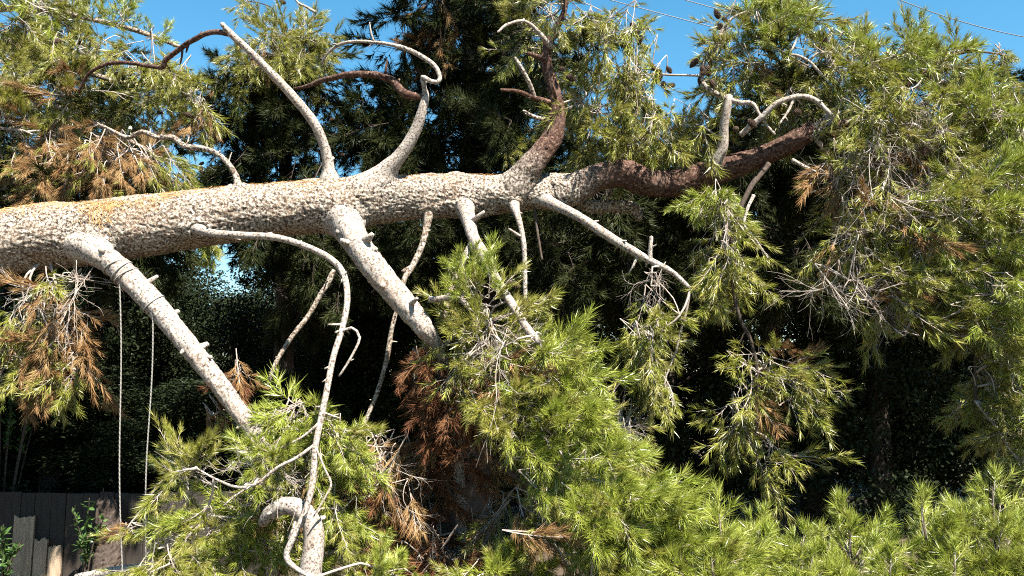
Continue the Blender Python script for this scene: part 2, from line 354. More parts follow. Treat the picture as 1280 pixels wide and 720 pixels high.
class Tree:
    """an Empty at the base; parts: trunk, limbs, boughs with their needle sprays, cones"""
    def __init__(s, name, base, label, cat, group=None):
        s.base = np.array(base, float); s.root = link(name, None); s.root.location = base
        tag(s.root, label, cat, group); s.sprays = []; s.skel = []
    def limb(s, name, pts, n=8, step=.03, m='bark_pale', bark=0.0, cell=.02, wob=0.0, keep=True, smooth=True, label=None, join=None, grade=None):
        p, r = pts
        if not bark and r.max() > .009: bark, cell, n = .12 * float(np.median(r)), max(.010, .6 * float(np.median(r))), max(n, 10); step = min(step, .015)
        mb = MB().add(*tube(p, r, n, step, bark, cell, wob or (.7 * float(np.median(r)) if np.median(r) < .05 and not join else 0), join=join)); plate = tube.plate; along = tube.along
        if name == 'limb' and np.median(r) < .08:                          # snapped twigs and knots
            sp, sr = resample(p, r, .02); tg = norm(np.gradient(sp, axis=0)); g = np.random.default_rng(int(abs(p[0, 0]) * 1000) + len(p))
            for i in range(3, len(sp) - 2):
                if g.random() < .16:
                    d = norm(np.cross(tg[i], g.normal(size=3)) * 1.0 + tg[i] * g.uniform(.2, .9)); q = g.uniform(.25, .5) * sr[i] + .0012; ln = sr[i] + g.uniform(.004, .03) + (g.random() < .2) * g.uniform(.02, .10)
                    mb.add(*tube(np.array([sp[i], sp[i] + d * ln * .6, sp[i] + d * ln + g.normal(0, .006, 3)]), np.array([q, q * .8, q * .5]), 5), 0)
        me = mb.mesh(name, [M[m]], s.base, smooth); nv = len(me.vertices)
        if plate is not None:
            x = np.full(nv, .5, np.float32); x[:len(plate)] = plate; me.attributes['plate'].data.foreach_set('value', x)
        if grade:
            x = np.ones(nv, np.float32); x[:len(along)] = np.clip((along - grade[0]) / (grade[1] - grade[0]), 0, 1); me.attributes.new('age', 'FLOAT', 'POINT').data.foreach_set('value', x)
        o = link(name, me, s.root)
        if label: o['label'] = label
        if keep: s.skel.append(resample(p, r, .08)[0])
        return o
    def clump(s, c, rad, n, kind, bias=(0, 0, 0), attach=None, size=1.0, m='twig', out=.8, jit=.45, r0=.0085):
        """foliage round c: a bough from the nearest limb (or attach) and n sprays in an ellipsoid"""
        c = np.asarray(c, float); rad = np.asarray(rad, float); bias = np.asarray(bias, float); size *= .74; n = int(n * 1.3 + .5)
        if attach is None:
            A = np.vstack(s.skel); D = np.linalg.norm((A - c) * np.array((1, 1, 1.)), axis=1); attach = A[D.argmin()]
        attach = np.asarray(attach, float)
        ln = np.linalg.norm(c - attach) + .01; nb = 9; t = np.linspace(0, 1, nb)[:, None]
        tipv = norm(bias + rng.normal(0, .4, 3)) * rad.min() * .7
        mid = (attach + c) / 2 + rng.normal(0, .12, 3) * min(ln, .8) + np.array((0, 0, .12 * min(ln, 1)))
        sk, sr = resample(np.array([attach, mid, c, c + tipv]), np.array([r0, r0 * .8, r0 * .6, r0 * .35]), .05)
        mb = MB().add(*tube(sk, sr, 6, wob=.02), 0)
        bo = link('bough', None, s.root); pend = []
        lo = int(len(sk) * .35) if ln > .3 else 0
        for _ in range(n):
            x = norm(rng.normal(size=3)) * rng.random() ** .42
            pt = c + x * rad
            d = norm(out * x + bias + rng.normal(0, jit, 3))
            sp = rng.choice(list(MIXES[kind])); pr = PROTO[sp][rng.integers(len(PROTO[sp]))]
            sc = size * rng.uniform(.6, 1.2); L = .5 * sc
            b = pt - d * L * .45
            cand = sk[lo:]; q = cand[np.linalg.norm(cand - b, axis=1).argmin()]
            if np.linalg.norm(q - b) > .03:
                md = (q + b) / 2 + rng.normal(0, .06, 3) * np.linalg.norm(q - b)
                tp, tr = resample(np.array([q, md, b, b + d * .03]), np.array([.0055, .0045, .0035, .003]) * (.6 + .4 * size), .07)
                mb.add(*tube(tp, tr, 4, cap=False), 0)
            xa = Vector(d); ya = xa.cross(Vector(rng.normal(size=3))).normalized(); za = xa.cross(ya)
            mt = Matrix((xa, ya, za)).transposed().to_4x4(); mt = Matrix.Translation(Vector(b)) @ mt @ Matrix.Scale(sc, 4)
            s.sprays.append((mt, pr, bo, pt))
        bo_me = mb.mesh('bough', [M[m]], s.base, True)
        nm = bpy.data.objects.new('bough', bo_me); col.objects.link(nm); nm.parent = s.root
        for i in range(len(s.sprays) - n, len(s.sprays)): s.sprays[i] = (*s.sprays[i][:2], nm, s.sprays[i][3])
        bpy.data.objects.remove(bo)
        return sk
    def finish(s, cap=290):
        def score(e):
            v = e[3] - CAM; d = v @ FW
            if d < .5: return 99
            x = v[0] / d * F; y = (v @ UP) / d * F
            return d + (50 if abs(x) > 690 or abs(y) > 410 else 0)
        L = sorted(s.sprays, key=score); off = Matrix.Translation(-Vector(s.base))
        for mt, pr, bo, _ in L[:cap]:
            o = bpy.data.objects.new('needle_spray', pr[1]); col.objects.link(o); o.parent = bo; o.matrix_basis = off @ mt
        if len(L) > cap:
            mats = []; mb = MB()
            for mt, pr, bo, _ in L[cap:]:
                v, t, m = pr[3]; a = np.array(mt)
                for x in pr[2]:
                    if x not in mats: mats.append(x)
                ix = np.array([mats.index(x) for x in pr[2]])
                mb.add(v @ a[:3, :3].T + a[:3, 3], t, ix[m])
            tag(link('needle_foliage', mb.mesh('needle_foliage', mats, s.base), s.root), kind='stuff')
        print(s.root.name, len(L), 'sprays')
def cone_mesh():
    mb = MB(); g = np.random.default_rng(3); L = .085; Rm = .026
    rows = 8
    prof = lambda k: Rm * (math.sin(math.pi * min(1, .12 + k * .88)) ** .6) * (1.1 - .35 * k)
    mb.add(*tube(np.array([(L * k, 0, 0) for k in np.linspace(0, 1, 7)]), np.array([prof(k) * .8 for k in np.linspace(0, 1, 7)]), 8), 0)
    for i in range(rows):
        k = (i + .5) / rows; n = 8
        for j in range(n):
            a = 2 * math.pi * (j + .5 * (i % 2)) / n; r = prof(k); wv = r * .42
            e = np.array((0, math.cos(a), math.sin(a))); f = np.array((0, -math.sin(a), math.cos(a))); x = np.array((1., 0, 0))
            c = x * L * k
            v = np.array([c + e * r * .7 - x * .006, c + e * r * .85 + f * wv + x * .004, c + e * r * 1.22 + x * .007, c + e * r * .85 - f * wv + x * .004, c + e * r * .6 + x * .012])
            mb.add(v, np.array([(0, 1, 2), (0, 2, 3), (1, 4, 2), (2, 4, 3)]), 0)
    return mb.mesh('pine_cone', [M['cone']])
CONE = cone_mesh()
def add_cones(tree, spots, n_each=1, spread=.05):
    for (px, py, d) in spots:
        for _ in range(n_each):
            q = P(px, py, d) + rng.normal(0, spread, 3) * (n_each > 1)
            dr = Vector(norm(rng.normal(size=3) + np.array((0, -.2, -.5))))
            o = bpy.data.objects.new('pine_cone', CONE); col.objects.link(o); o.parent = tree.root
            o.matrix_basis = Matrix.Translation(Vector(q - tree.base)) @ dr.to_track_quat('X', 'Z').to_matrix().to_4x4() @ Matrix.Scale(rng.uniform(.6, .9), 4)

# ------------------------------------------------------------------ the fallen pine
def fallen():
    T = Tree('fallen_pine_tree', (-9.2, 5.3, 0), 'big fallen pine with thick grey trunk lying level above the ground on its broken limbs', 'fallen tree')
    tp, trd = path([(0, 305, 41, 5.6), (100, 293, 39, 5.68), (200, 280, 37, 5.75), (300, 267, 34.5, 5.85), (420, 256, 32, 5.95), (500, 248, 28.5, 6.05), (580, 244, 25.5, 6.15), (640, 242, 22.5, 6.22), (690, 240, 19, 6.28), (720, 236, 15, 6.3)])
    pre = np.array([(-9.2, 5.3, -.15), (-8.6, 5.3, .55), (-7.2, 5.35, 1.5), (-5.4, 5.42, 2.15)])
    tp = np.vstack([pre, tp]); trd = np.hstack([[.36, .30, .26, .23], trd])
    AX = {'trunk': resample(tp, trd, .03)}
    def L(pts, n=10, name='limb', base=0, **k):
        pr = path(pts)
        if base:                                   # grows from the trunk: fused to it
            q = resample(*pr, .015); e = int(.55 / .015); AX[len(AX)] = (q[0][:e], q[1][:e]); k['join'] = ([AX['trunk']], base)
        return T.limb(name, pr, n, **k)
    # continuing leader to the right, red-brown
    L([(690, 240, 20, 6.28), (715, 235, 17, 6.3), (745, 222, 16, 6.32), (780, 217, 17, 6.32), (808, 228, 16, 6.3), (845, 229, 16, 6.28), (880, 219, 16, 6.25), (925, 205, 14.5, 6.2), (965, 190, 13.5, 6.15), (1000, 172, 13, 6.1), (1025, 157, 11, 6.08)], 48, base=0.06, step=.012, m='bark_grade', bark=.009, cell=.020, grade=(.05, .45))
    # torn end: pale splinters
    for (a, b) in (((1020, 158), (1046, 134)), ((1024, 162), (1052, 140)), ((1018, 166), (1028, 186)), ((1028, 158), (1034, 150))):
        L([(a[0] - 8, a[1] + 6, 6, 6.07), (*a, 6, 6.05), ((a[0] + b[0]) / 2, (a[1] + b[1]) / 2, 4.5, 6.05), (*b, 1.2, 6.04)], 8, 'splinter', bark=.004, keep=False)
    # rising limb
    L([(640, 240, 21, 6.2), (656, 216, 16, 6.15), (676, 193, 14, 6.15), (692, 170, 12.5, 6.2), (697, 146, 10.5, 6.22), (694, 118, 7.5, 6.25), (684, 85, 6.5, 6.28), (684, 60, 5.5, 6.3), (696, 35, 4.6, 6.3), (707, 5, 3.6, 6.3), (706, -60, 3.5, 6.3), (720, -140, 2.5, 6.3)], 32, base=0.08, step=.012, m='bark_grade', bark=.007, cell=.018, grade=(.08, .38))
    L([(694, 132, 4.5, 6.25), (672, 124, 3.5, 6.2), (650, 115, 3, 6.15), (626, 112, 2, 6.1)], m='bark_red')
    L([(668, 124, 3.2, 6.2), (662, 105, 3, 6.15), (652, 85, 2.6, 6.1), (643, 72, 2, 6.1)], m='bark')
    L([(690, 152, 3, 6.2), (668, 146, 2.6, 6.15), (654, 138, 1.6, 6.1)], m='bark')
    L([(688, 75, 4, 6.28), (672, 70, 3, 6.25), (660, 66, 2.4, 6.2)], m='bark_red')
    L([(690, 60, 4, 6.28), (660, 28, 2.2, 6.2), (635, 30, 2, 6.15), (622, 40, 1.4, 6.1)], m='bark_pale')
    # upright branches on the trunk
    L([(413, 250, 16, 5.95), (412, 228, 11, 5.93), (411, 212, 7.5, 5.92), (406, 185, 6.3, 5.9), (390, 150, 6, 5.85), (352, 105, 5.5, 5.8), (312, 64, 4.6, 5.75), (288, 42, 4.2, 5.72), (277, 29, 2.8, 5.7)], 14, base=0.07, bark=.002, cell=.012)
    L([(286, 42, 3.6, 5.72), (268, 40, 3.4, 5.75), (246, 48, 3.4, 5.8), (226, 60, 3.2, 5.9), (208, 74, 3.2, 5.95), (203, 84, 3.0, 5.97), (180, 82, 2.6, 6.05), (150, 78, 2.6, 6.15), (128, 82, 2.4, 6.2), (110, 94, 2.2, 6.25), (98, 116, 1.6, 6.3)], 10, m='bark_red')
    L([(440, 258, 26, 5.98), (466, 230, 16, 5.94), (482, 213, 11.5, 5.92), (500, 195, 8.5, 5.9), (518, 166, 7.5, 5.88), (528, 138, 6, 5.86), (532, 118, 4.5, 5.86), (531, 112, 3, 5.86)], 16, base=0.1, bark=.002, cell=.014)
    L([(531, 121, 4.5, 5.86), (518, 120, 5, 5.88), (503, 115, 5.4, 5.92), (490, 101, 5, 5.98), (465, 93, 4.5, 6.05), (438, 93, 4, 6.1), (412, 98, 3.4, 6.2), (385, 107, 2.8, 6.3), (368, 112, 2, 6.4)], 10, m='bark_red')
    L([(532, 118, 3.2, 5.86), (530, 104, 3, 5.84), (529, 97, 3, 5.83), (538, 102, 3, 5.8), (548, 103, 3, 5.79), (550, 95, 3, 5.8), (541, 80, 3, 5.82), (520, 67, 2.8, 5.85), (490, 56, 2.5, 5.9), (455, 52, 2.2, 5.95), (430, 54, 2, 6.0), (412, 64, 1.8, 6.05), (402, 80, 1.4, 6.1)], 10, m='bark_pale')
    L([(468, 53, 1.4, 5.93), (464, 42, 1.1, 5.93), (462, 28, .7, 5.93)], 6)
    L([(299, 250, 9, 5.84), (298, 234, 5, 5.8), (292, 214, 3.6, 5.8), (277, 196, 3.4, 5.82), (258, 186, 3.2, 5.85), (232, 183, 3.6, 5.9), (216, 172, 3.4, 5.92), (198, 172, 3, 5.95), (178, 165, 3, 6), (160, 172, 2.6, 6.05), (140, 163, 2, 6.1), (122, 154, 1.4, 6.15)], 10, base=0.04, m='bark')
    # lower limbs
    L([(66, 287, 15, 5.72), (94, 303, 17, 5.59), (120, 317, 15.5, 5.49), (150, 337, 14, 5.42), (190, 378, 13.5, 5.32), (230, 425, 13.5, 5.24), (270, 475, 12, 5.2), (298, 514, 11.5, 5.17), (316, 540, 10.5, 5.16), (334, 600, 9, 5.16), (340, 700, 8, 5.2), (342, 880, 7, 5.25)], 36, base=0.1, step=.012, bark=.006, cell=.017)
    L([(222, 279, 8, 5.76), (245, 286, 6.5, 5.63), (268, 292, 5.2, 5.56), (300, 294, 4.6, 5.5), (345, 297, 4.4, 5.45), (385, 309, 4.2, 5.4), (415, 325, 4.2, 5.35), (430, 345, 4, 5.32), (434, 375, 4, 5.2), (428, 410, 3.8, 5.12), (417, 445, 3.6, 5.04), (409, 485, 3.8, 4.96), (402, 520, 4, 4.9), (394, 560, 4, 4.84), (391, 600, 4.2, 4.8), (383, 635, 3.8, 4.76), (370, 665, 3.8, 4.72), (358, 695, 4, 4.7), (372, 712, 3.2, 4.68), (392, 722, 2.4, 4.66)], 12, base=0.05, bark=.001, cell=.012)
    L([(394, 556, 2, 4.84), (372, 572, 2.2, 4.82), (345, 586, 2.2, 4.82), (318, 606, 2, 4.82), (292, 608, 1.8, 4.84), (268, 598, 1.5, 4.96), (245, 585, 1, 4.95)], 6)
    L([(318, 606, 1.4, 4.82), (296, 618, 1.3, 4.8), (280, 632, 1, 4.78)], 6)
    L([(400, 528, 2, 4.88), (380, 545, 1.6, 4.86), (352, 560, 1.2, 4.84)], 6)
    L([(395, 560, 1.6, 4.83), (408, 590, 1.5, 4.8), (414, 605, 1.5, 4.78), (404, 625, 1.4, 4.76), (392, 645, 1, 4.75)], 6)
    L([(426, 416, 1.6, 5.1), (440, 410, 1.8, 5.1), (450, 422, 1.8, 5.08), (440, 445, 1.6, 5.06), (424, 470, 1.4, 5.04)], 6)
    L([(404, 249, 20, 5.99), (424, 270, 20.5, 5.89), (440, 294, 18, 5.78), (455, 318, 16, 5.6), (480, 350, 15, 5.52), (505, 380, 14, 5.47), (528, 408, 13, 5.4), (550, 445, 9, 5.5), (565, 520, 8, 5.6), (575, 620, 7, 5.65), (580, 850, 6, 5.65)], 36, base=0.11, step=.012, bark=.007, cell=.018)
    L([(537, 246, 12, 6.1), (536, 264, 6.5, 5.99), (533, 285, 4.6, 5.95), (527, 308, 4, 5.9), (516, 332, 3.8, 5.85), (505, 350, 3.4, 5.8), (498, 380, 3, 5.75), (490, 410, 3, 5.72), (482, 455, 3, 5.7), (470, 495, 3, 5.66), (455, 530, 2.4, 5.62)], 10, base=0.05, m='bark')
    L([(515, 334, 3, 5.85), (503, 340, 2.6, 5.85)], 8, m='bark')
    L([(573, 241, 13, 6.16), (580, 258, 11.5, 6.05), (586, 276, 9, 5.95), (592, 298, 7.5, 5.8), (607, 322, 7, 5.66), (617, 345, 6.5, 5.55), (628, 362, 6, 5.46), (645, 388, 5.6, 5.35), (660, 412, 5.2, 5.2), (674, 428, 4, 5.1)], 16, base=0.07, bark=.002, cell=.014)
    L([(592, 300, 4.4, 5.8), (582, 320, 4.2, 5.78), (570, 345, 3.8, 5.72), (562, 366, 3.4, 5.66), (556, 398, 2.8, 5.6)], 8, m='bark')
    L([(641, 243, 12, 6.2), (643, 258, 6.5, 6.08), (647, 270, 4.4, 6.0), (652, 288, 3.4, 5.95), (655, 310, 3.2, 5.92), (656, 345, 3, 5.9), (657, 390, 2.6, 5.86)], 8, base=0.05)
    L([(654, 298, 2, 5.94), (645, 292, 1.8, 5.92), (636, 286, 1.4, 5.9)], 6)
    L([(662, 241, 11, 6.26), (682, 251, 8.5, 6.15), (702, 260, 6.8, 6.06), (725, 272, 6, 5.95), (760, 295, 5.8, 5.88), (788, 312, 5.4, 5.82), (815, 327, 4.6, 5.78), (840, 340, 3.8, 5.74), (862, 360, 2.8, 5.7)], 12, base=0.06, bark=.002, cell=.014)
    L([(812, 326, 3, 5.78), (813, 310, 3, 5.78), (814, 296, 2.4, 5.78)], 8)
    L([(668, 258, 2, 6.2), (672, 290, 1.8, 6.15), (678, 325, 1.5, 6.1)], 6, m='twig_dark')
    L([(720, 248, 8, 6.5), (745, 258, 8.5, 6.52), (775, 258, 8, 6.55), (795, 262, 7.5, 6.56), (800, 275, 5, 6.56)], 20, m='bark', bark=.004)
    L([(536, 374, 3.6, 5.38), (556, 372, 4, 5.34), (575, 375, 3.6, 5.3), (590, 388, 2.6, 5.28)], 10, m='bark_pale')
    L([(418, 338, 3.6, 5.75), (404, 362, 3.4, 5.72), (386, 395, 3.2, 5.7), (362, 425, 3, 5.66), (344, 455, 2.8, 5.62), (333, 486, 2.2, 5.6)], 8, m='bark')
    L([(565, 520, 7, 5.6), (640, 590, 5, 5.35), (720, 640, 4.5, 5.1), (800, 690, 4, 4.85), (880, 740, 3, 4.6)], 8, m='twig_dark')
    # pale hooked limb by the ground
    L([(328, 655, 6, 4.95), (337, 641, 9.5, 4.93), (356, 632, 11, 4.9), (376, 637, 12, 4.88), (390, 655, 12.5, 4.86), (392, 680, 13, 4.84), (388, 715, 14, 4.82), (384, 780, 14, 4.8), (382, 905, 14, 4.8)], 20, bark=.002, cell=.016)
    # crown branches on the right
    L([(893, 218, 9, 6.2), (900, 190, 7, 6.15), (905, 160, 6, 6.12), (909, 135, 5.4, 6.1), (911, 120, 4.6, 6.1)], 14, bark=.002, cell=.012)
    L([(909, 124, 3.6, 6.1), (895, 117, 3.6, 6.1), (882, 108, 3.2, 6.1), (877, 95, 3, 6.12), (882, 72, 2.4, 6.15), (894, 55, 2, 6.18), (905, 35, 1.8, 6.2), (920, 20, 1.6, 6.2), (945, 12, 1.2, 6.2)], 8, m='bark')
    L([(910, 124, 3.2, 6.1), (925, 128, 3.2, 6.08), (940, 130, 2.8, 6.05), (950, 145, 2.2, 6.03), (968, 168, 1.6, 6)], 8)
    L([(925, 170, 3.6, 6.05), (950, 148, 3.8, 6.0), (975, 128, 3.6, 5.96), (1000, 121, 3.4, 5.94), (1020, 126, 3.2, 5.92), (1035, 140, 2.8, 5.9), (1042, 148, 2, 5.9)], 10)
    L([(992, 122, 1.8, 5.95), (985, 140, 1.6, 5.93), (975, 155, 1.2, 5.9)], 6)
    L([(1028, 95, 1.5, 6.1), (1012, 78, 2, 6.12), (998, 70, 2, 6.15), (985, 68, 1.5, 6.2)], 6)
    L([(1012, 76, 1.6, 6.12), (1022, 67, 1.6, 6.1), (1040, 66, 1.4, 6.08)], 6)
    L([(1040, 160, 6, 6.1), (1080, 145, 5, 6.15), (1130, 110, 4, 6.2), (1165, 85, 3, 6.2), (1200, 66, 2, 6.2), (1238, 66, 1.3, 6.2), (1262, 72, .8, 6.2)], 8, m='bark_red')
    L([(1030, 165, 6, 6.1), (1080, 180, 5, 6.0), (1140, 200, 4, 5.9), (1200, 230, 3.5, 5.8), (1260, 280, 3, 5.7), (1300, 330, 2.5, 5.6)], 8, m='bark_red', name='limb')
    L([(1140, 155, 2, 5.8), (1160, 165, 2.2, 5.78), (1178, 185, 2, 5.76), (1195, 208, 1.6, 5.74)], 6)
    L([(925, 256, 2.2, 6.0), (914, 262, 2.6, 5.95), (909, 280, 2, 5.92), (905, 305, 1.2, 5.9)], 6, m='bark_pale')
    L([(942, 244, 2.2, 6.0), (934, 262, 2, 5.96), (930, 282, 1.7, 5.93), (945, 300, 1.4, 5.92), (962, 326, 1, 5.9)], 6, m='bark_pale')
    L([(960, 205, 4, 6.1), (935, 240, 3.4, 6.0), (915, 300, 3, 5.95), (920, 380, 2.6, 5.9), (945, 450, 2.4, 5.88), (945, 540, 2, 5.88)], 8, m='twig_dark')
    L([(1030, 170, 5, 6.15), (1040, 230, 4, 6.0), (1060, 300, 3.6, 5.9), (1085, 370, 3, 5.8), (1130, 420, 2.4, 5.75)], 8, m='twig_dark')
    L([(990, 200, 2.4, 5.95), (1008, 210, 2.2, 5.9), (1020, 215, 1.6, 5.88)], 8, m='bark_pale')
    L([(1130, 215, 3, 5.9), (1180, 300, 3, 5.7), (1215, 400, 2.6, 5.6), (1220, 500, 2.2, 5.6)], 8, m='twig_dark')
    T.limb('trunk', (tp, trd), 140, .011, 'bark', bark=.0095, cell=.019, join=([v for k_, v in AX.items() if k_ != 'trunk'], .09))
    # foliage: photo pixel, depth, half-size in pixels, half-depth in metres, sprays, mixture
    D = (0, 0, -.55); DD = (0, -.1, -1.1); U = (0, -.2, .35); RD = (.6, -.3, -.45)
    def C(px, py, d, rx, ry, rd, n, k, b=D, size=1.0, **kw):
        s = d / F; T.clump(P(px, py, d), (rx * s, rd, ry * s), n, k, b, size=size, **kw)
    C(755, 45, 6.5, 50, 55, .45, 26, 'g', D); C(790, 100, 6.4, 38, 60, .4, 20, 'g', DD); C(740, 140, 6.5, 45, 55, .4, 24, 'g', D)
    C(800, 175, 6.5, 45, 40, .4, 16, 'g', DD); C(690, 20, 6.5, 40, 40, .4, 14, 'gk', D); C(850, 165, 6.5, 40, 45, .4, 15, 'g', DD)
    C(960, 40, 6.4, 45, 42, .4, 22, 'y', U); C(915, 70, 6.4, 40, 45, .4, 13, 'm', D); C(1000, 30, 6.4, 28, 20, .3, 8, 'y', U)
    C(950, 100, 6.4, 60, 40, .4, 18, 'g', D); C(1030, 95, 6.4, 60, 40, .45, 26, 'g', D); C(1090, 95, 6.4, 55, 40, .45, 24, 'y', U)
    C(1150, 80, 6.3, 55, 30, .4, 14, 's' if 0 else 'g', U); C(1180, 120, 6.2, 45, 40, .4, 16, 'g', D); C(1252, 70, 6.2, 12, 14, .1, 3, 'g', DD, .6)
    C(1130, 150, 6.0, 60, 45, .4, 22, 'g', D); C(1230, 165, 6.1, 60, 50, .45, 24, 'y', D); C(1275, 180, 6.0, 40, 60, .4, 16, 'y', D)
    C(1062, 215, 5.9, 38, 45, .3, 16, 'w', D); C(1100, 220, 5.9, 50, 45, .4, 20, 'w', D); C(1175, 235, 5.8, 65, 50, .4, 26, 'g', D)
    C(1250, 260, 5.6, 50, 60, .4, 22, 'y', RD); C(1070, 290, 5.8, 40, 45, .3, 16, 'm', D); C(1130, 310, 5.7, 65, 50, .4, 24, 'w', D)
    C(1210, 330, 5.6, 55, 50, .4, 22, 'y', RD); C(1275, 350, 5.5, 40, 70, .35, 18, 'y', RD); C(1085, 365, 5.7, 55, 35, .35, 18, 'm', RD)
    C(1150, 395, 5.7, 50, 32, .35, 13, 'g', RD); C(1230, 415, 5.6, 50, 42, .35, 18, 'g', RD); C(1280, 470, 5.5, 40, 60, .3, 12, 'y', RD)
    C(1235, 510, 5.8, 40, 40, .3, 8, 'g', D); C(980, 150, 6.5, 60, 40, .4, 16, 'gk', D); C(895, 250, 5.95, 34, 14, .2, 10, 'y', (-.2, -.2, -.6), .85)
    C(910, 325, 5.9, 34, 55, .25, 18, 'g', DD); C(960, 465, 5.88, 45, 35, .25, 13, 'm', RD)
    C(925, 520, 5.88, 28, 40, .25, 9, 'm', DD); C(960, 570, 5.88, 35, 25, .2, 7, 'g', RD); C(1000, 490, 5.88, 30, 18, .2, 5, 'g', RD)
    C(1120, 70, 6.0, 70, 25, .2, 14, 'y', U, .9); C(1235, 140, 5.8, 45, 35, .2, 14, 'y', U, .9); C(1200, 270, 5.45, 70, 45, .2, 20, 'y', RD, .9); C(1250, 370, 5.35, 45, 50, .2, 14, 'y', RD, .9); C(1100, 150, 5.8, 60, 35, .2, 12, 'g', D, .9)
    # hanging sprays and the middle mass
    C(815, 350, 5.72, 18, 14, .1, 5, 't', DD, .7); C(812, 425, 5.7, 32, 55, .22, 20, 'g', DD, .9); C(830, 480, 5.7, 22, 30, .2, 7, 'g', DD, .8)
    C(595, 355, 5.35, 30, 30, .2, 9, 'y', (0, -.2, .8), .8); C(610, 405, 5.5, 50, 35, .3, 18, 'g', (0, -.2, .1)); C(680, 455, 5.35, 50, 40, .3, 22, 'y', (.4, -.3, .1))
    C(610, 460, 5.4, 55, 45, .3, 22, 'm', D); C(700, 490, 5.2, 42, 35, .25, 18, 'y', RD); C(640, 520, 5.25, 60, 40, .3, 20, 'm', D)
    C(690, 545, 5.05, 55, 35, .3, 20, 'y', RD); C(720, 590, 4.9, 60, 40, .3, 24, 'y', RD); C(770, 640, 4.75, 60, 45, .3, 28, 'y', (.8, -.3, -.1))
    C(700, 660, 4.9, 60, 45, .3, 18, 'm', RD); C(830, 690, 4.6, 55, 35, .3, 24, 'y', (.8, -.3, .1)); C(880, 715, 4.5, 50, 25, .25, 14, 'y', (.5, -.2, .4))
    C(760, 705, 4.7, 60, 25, .3, 16, 'y', (.5, -.3, .1)); C(770, 520, 5.8, 24, 45, .2, 7, 'w', DD); C(790, 565, 5.6, 28, 35, .2, 9, 'g', DD, .9)
    C(530, 462, 5.45, 26, 36, .2, 16, 'r', DD, .8); C(560, 500, 5.5, 40, 40, .25, 14, 'r', DD); C(500, 610, 5.6, 60, 50, .3, 18, 'r', DD)
    C(480, 580, 5.5, 40, 35, .25, 12, 'b', DD); C(575, 580, 5.6, 50, 50, .3, 15, 'r', DD); C(530, 680, 5.6, 60, 40, .3, 14, 'r', DD); C(620, 650, 5.6, 45, 45, .3, 10, 'm', DD)
    C(475, 690, 5.6, 55, 35, .3, 16, 'r', DD); C(560, 720, 5.5, 60, 25, .3, 12, 'm', DD); C(640, 715, 5.3, 50, 25, .3, 12, 'g', D)
    C(1270, 545, 5.6, 30, 40, .3, 12, 'g', D); C(1285, 600, 5.5, 30, 40, .3, 10, 'y', D); C(1245, 475, 5.6, 40, 30, .3, 10, 'g', D)
    C(905, 275, 5.9, 20, 22, .1, 5, 't', DD, .8); C(1100, 205, 5.7, 60, 35, .2, 8, 't', DD); C(1160, 175, 5.7, 45, 30, .2, 9, 't', D); C(475, 600, 5.3, 45, 50, .2, 10, 't', DD)
    C(775, 540, 5.6, 30, 40, .2, 7, 't', DD); C(1060, 350, 5.6, 50, 40, .2, 8, 't', DD); C(620, 440, 5.1, 50, 35, .15, 8, 't', D); C(330, 600, 4.95, 45, 30, .15, 8, 't', D); C(95, 360, 5.45, 30, 18, .15, 7, 't', DD, attach=P(60, 320, 5.6))
    C(630, 718, 5.0, 60, 22, .25, 16, 'y', (.3, -.2, .2)); C(540, 712, 5.3, 50, 25, .25, 14, 'r', DD)
    # lower left masses
    C(328, 572, 5.02, 26, 18, .1, 9, 'y', D, .8)
    C(360, 530, 5.35, 45, 35, .25, 18, 'y', D); C(425, 555, 5.25, 32, 40, .25, 14, 'y', RD); C(375, 595, 5.3, 50, 25, .25, 12, 'm', D)
    C(235, 600, 5.05, 24, 34, .15, 10, 'g', (-.3, -.2, .2), .8); C(265, 660, 5.15, 55, 35, .25, 20, 'y', D); C(320, 690, 5.2, 60, 30, .25, 16, 'y', D)
    C(215, 700, 4.95, 40, 25, .2, 10, 'g', D); C(425, 640, 5.15, 26, 50, .2, 9, 'y', RD, .9); C(415, 700, 5.2, 30, 25, .2, 7, 'y', D, .9)
    C(160, 660, 5.0, 14, 14, .1, 3, 's' if 0 else 'm', (-.6, -.3, .3), .6)
    C(480, 716, 4.8, 45, 6, .2, 6, 'y', (.9, -.2, .2), .8); C(330, 620, 5.3, 40, 25, .2, 8, 'w', D)
    # bough hanging under the trunk at its thick end
    C(75, 370, 5.55, 40, 25, .2, 7, 'w', DD, attach=P(60, 320, 5.6)); C(40, 400, 5.5, 36, 35, .2, 14, 'm', DD, attach=P(60, 320, 5.6)); C(85, 425, 5.5, 28, 35, .2, 11, 'b', DD, .9, attach=P(60, 320, 5.6))
    C(30, 460, 5.5, 38, 25, .2, 11, 'm', DD, attach=P(60, 320, 5.6)); C(95, 475, 5.5, 24, 20, .2, 8, 'm', DD, .9, attach=P(60, 320, 5.6))
    C(300, 470, 5.3, 14, 20, .1, 4, 'r', DD, .7); C(265, 520, 5.3, 12, 16, .1, 4, 'b', DD, .6)
    add_cones(T, [(800, 40, 6.2), (795, 62, 6.2), (822, 85, 6.2), (832, 100, 6.2), (884, 92, 6.08), (888, 100, 6.08), (880, 84, 6.08), (905, 15, 6.1), (1165, 88, 6.1), (1172, 92, 6.1)], 3, .045)
    add_cones(T, [(1178, 108, 6.05), (1205, 62, 6.15), (1213, 60, 6.15), (1195, 147, 5.7), (1124, 127, 5.8), (1186, 192, 5.6), (1156, 183, 5.6), (1270, 215, 5.5), (1030, 55, 6.1), (1040, 58, 6.1), (700, 85, 6.2), (708, 95, 6.2), (1000, 140, 5.9), (920, 160, 6.0), (935, 150, 6.0), (640, 355, 5.6), (648, 358, 5.6)], 1)
    T.finish(); T.axis = (tp, trd)
    return T
FT = fallen()

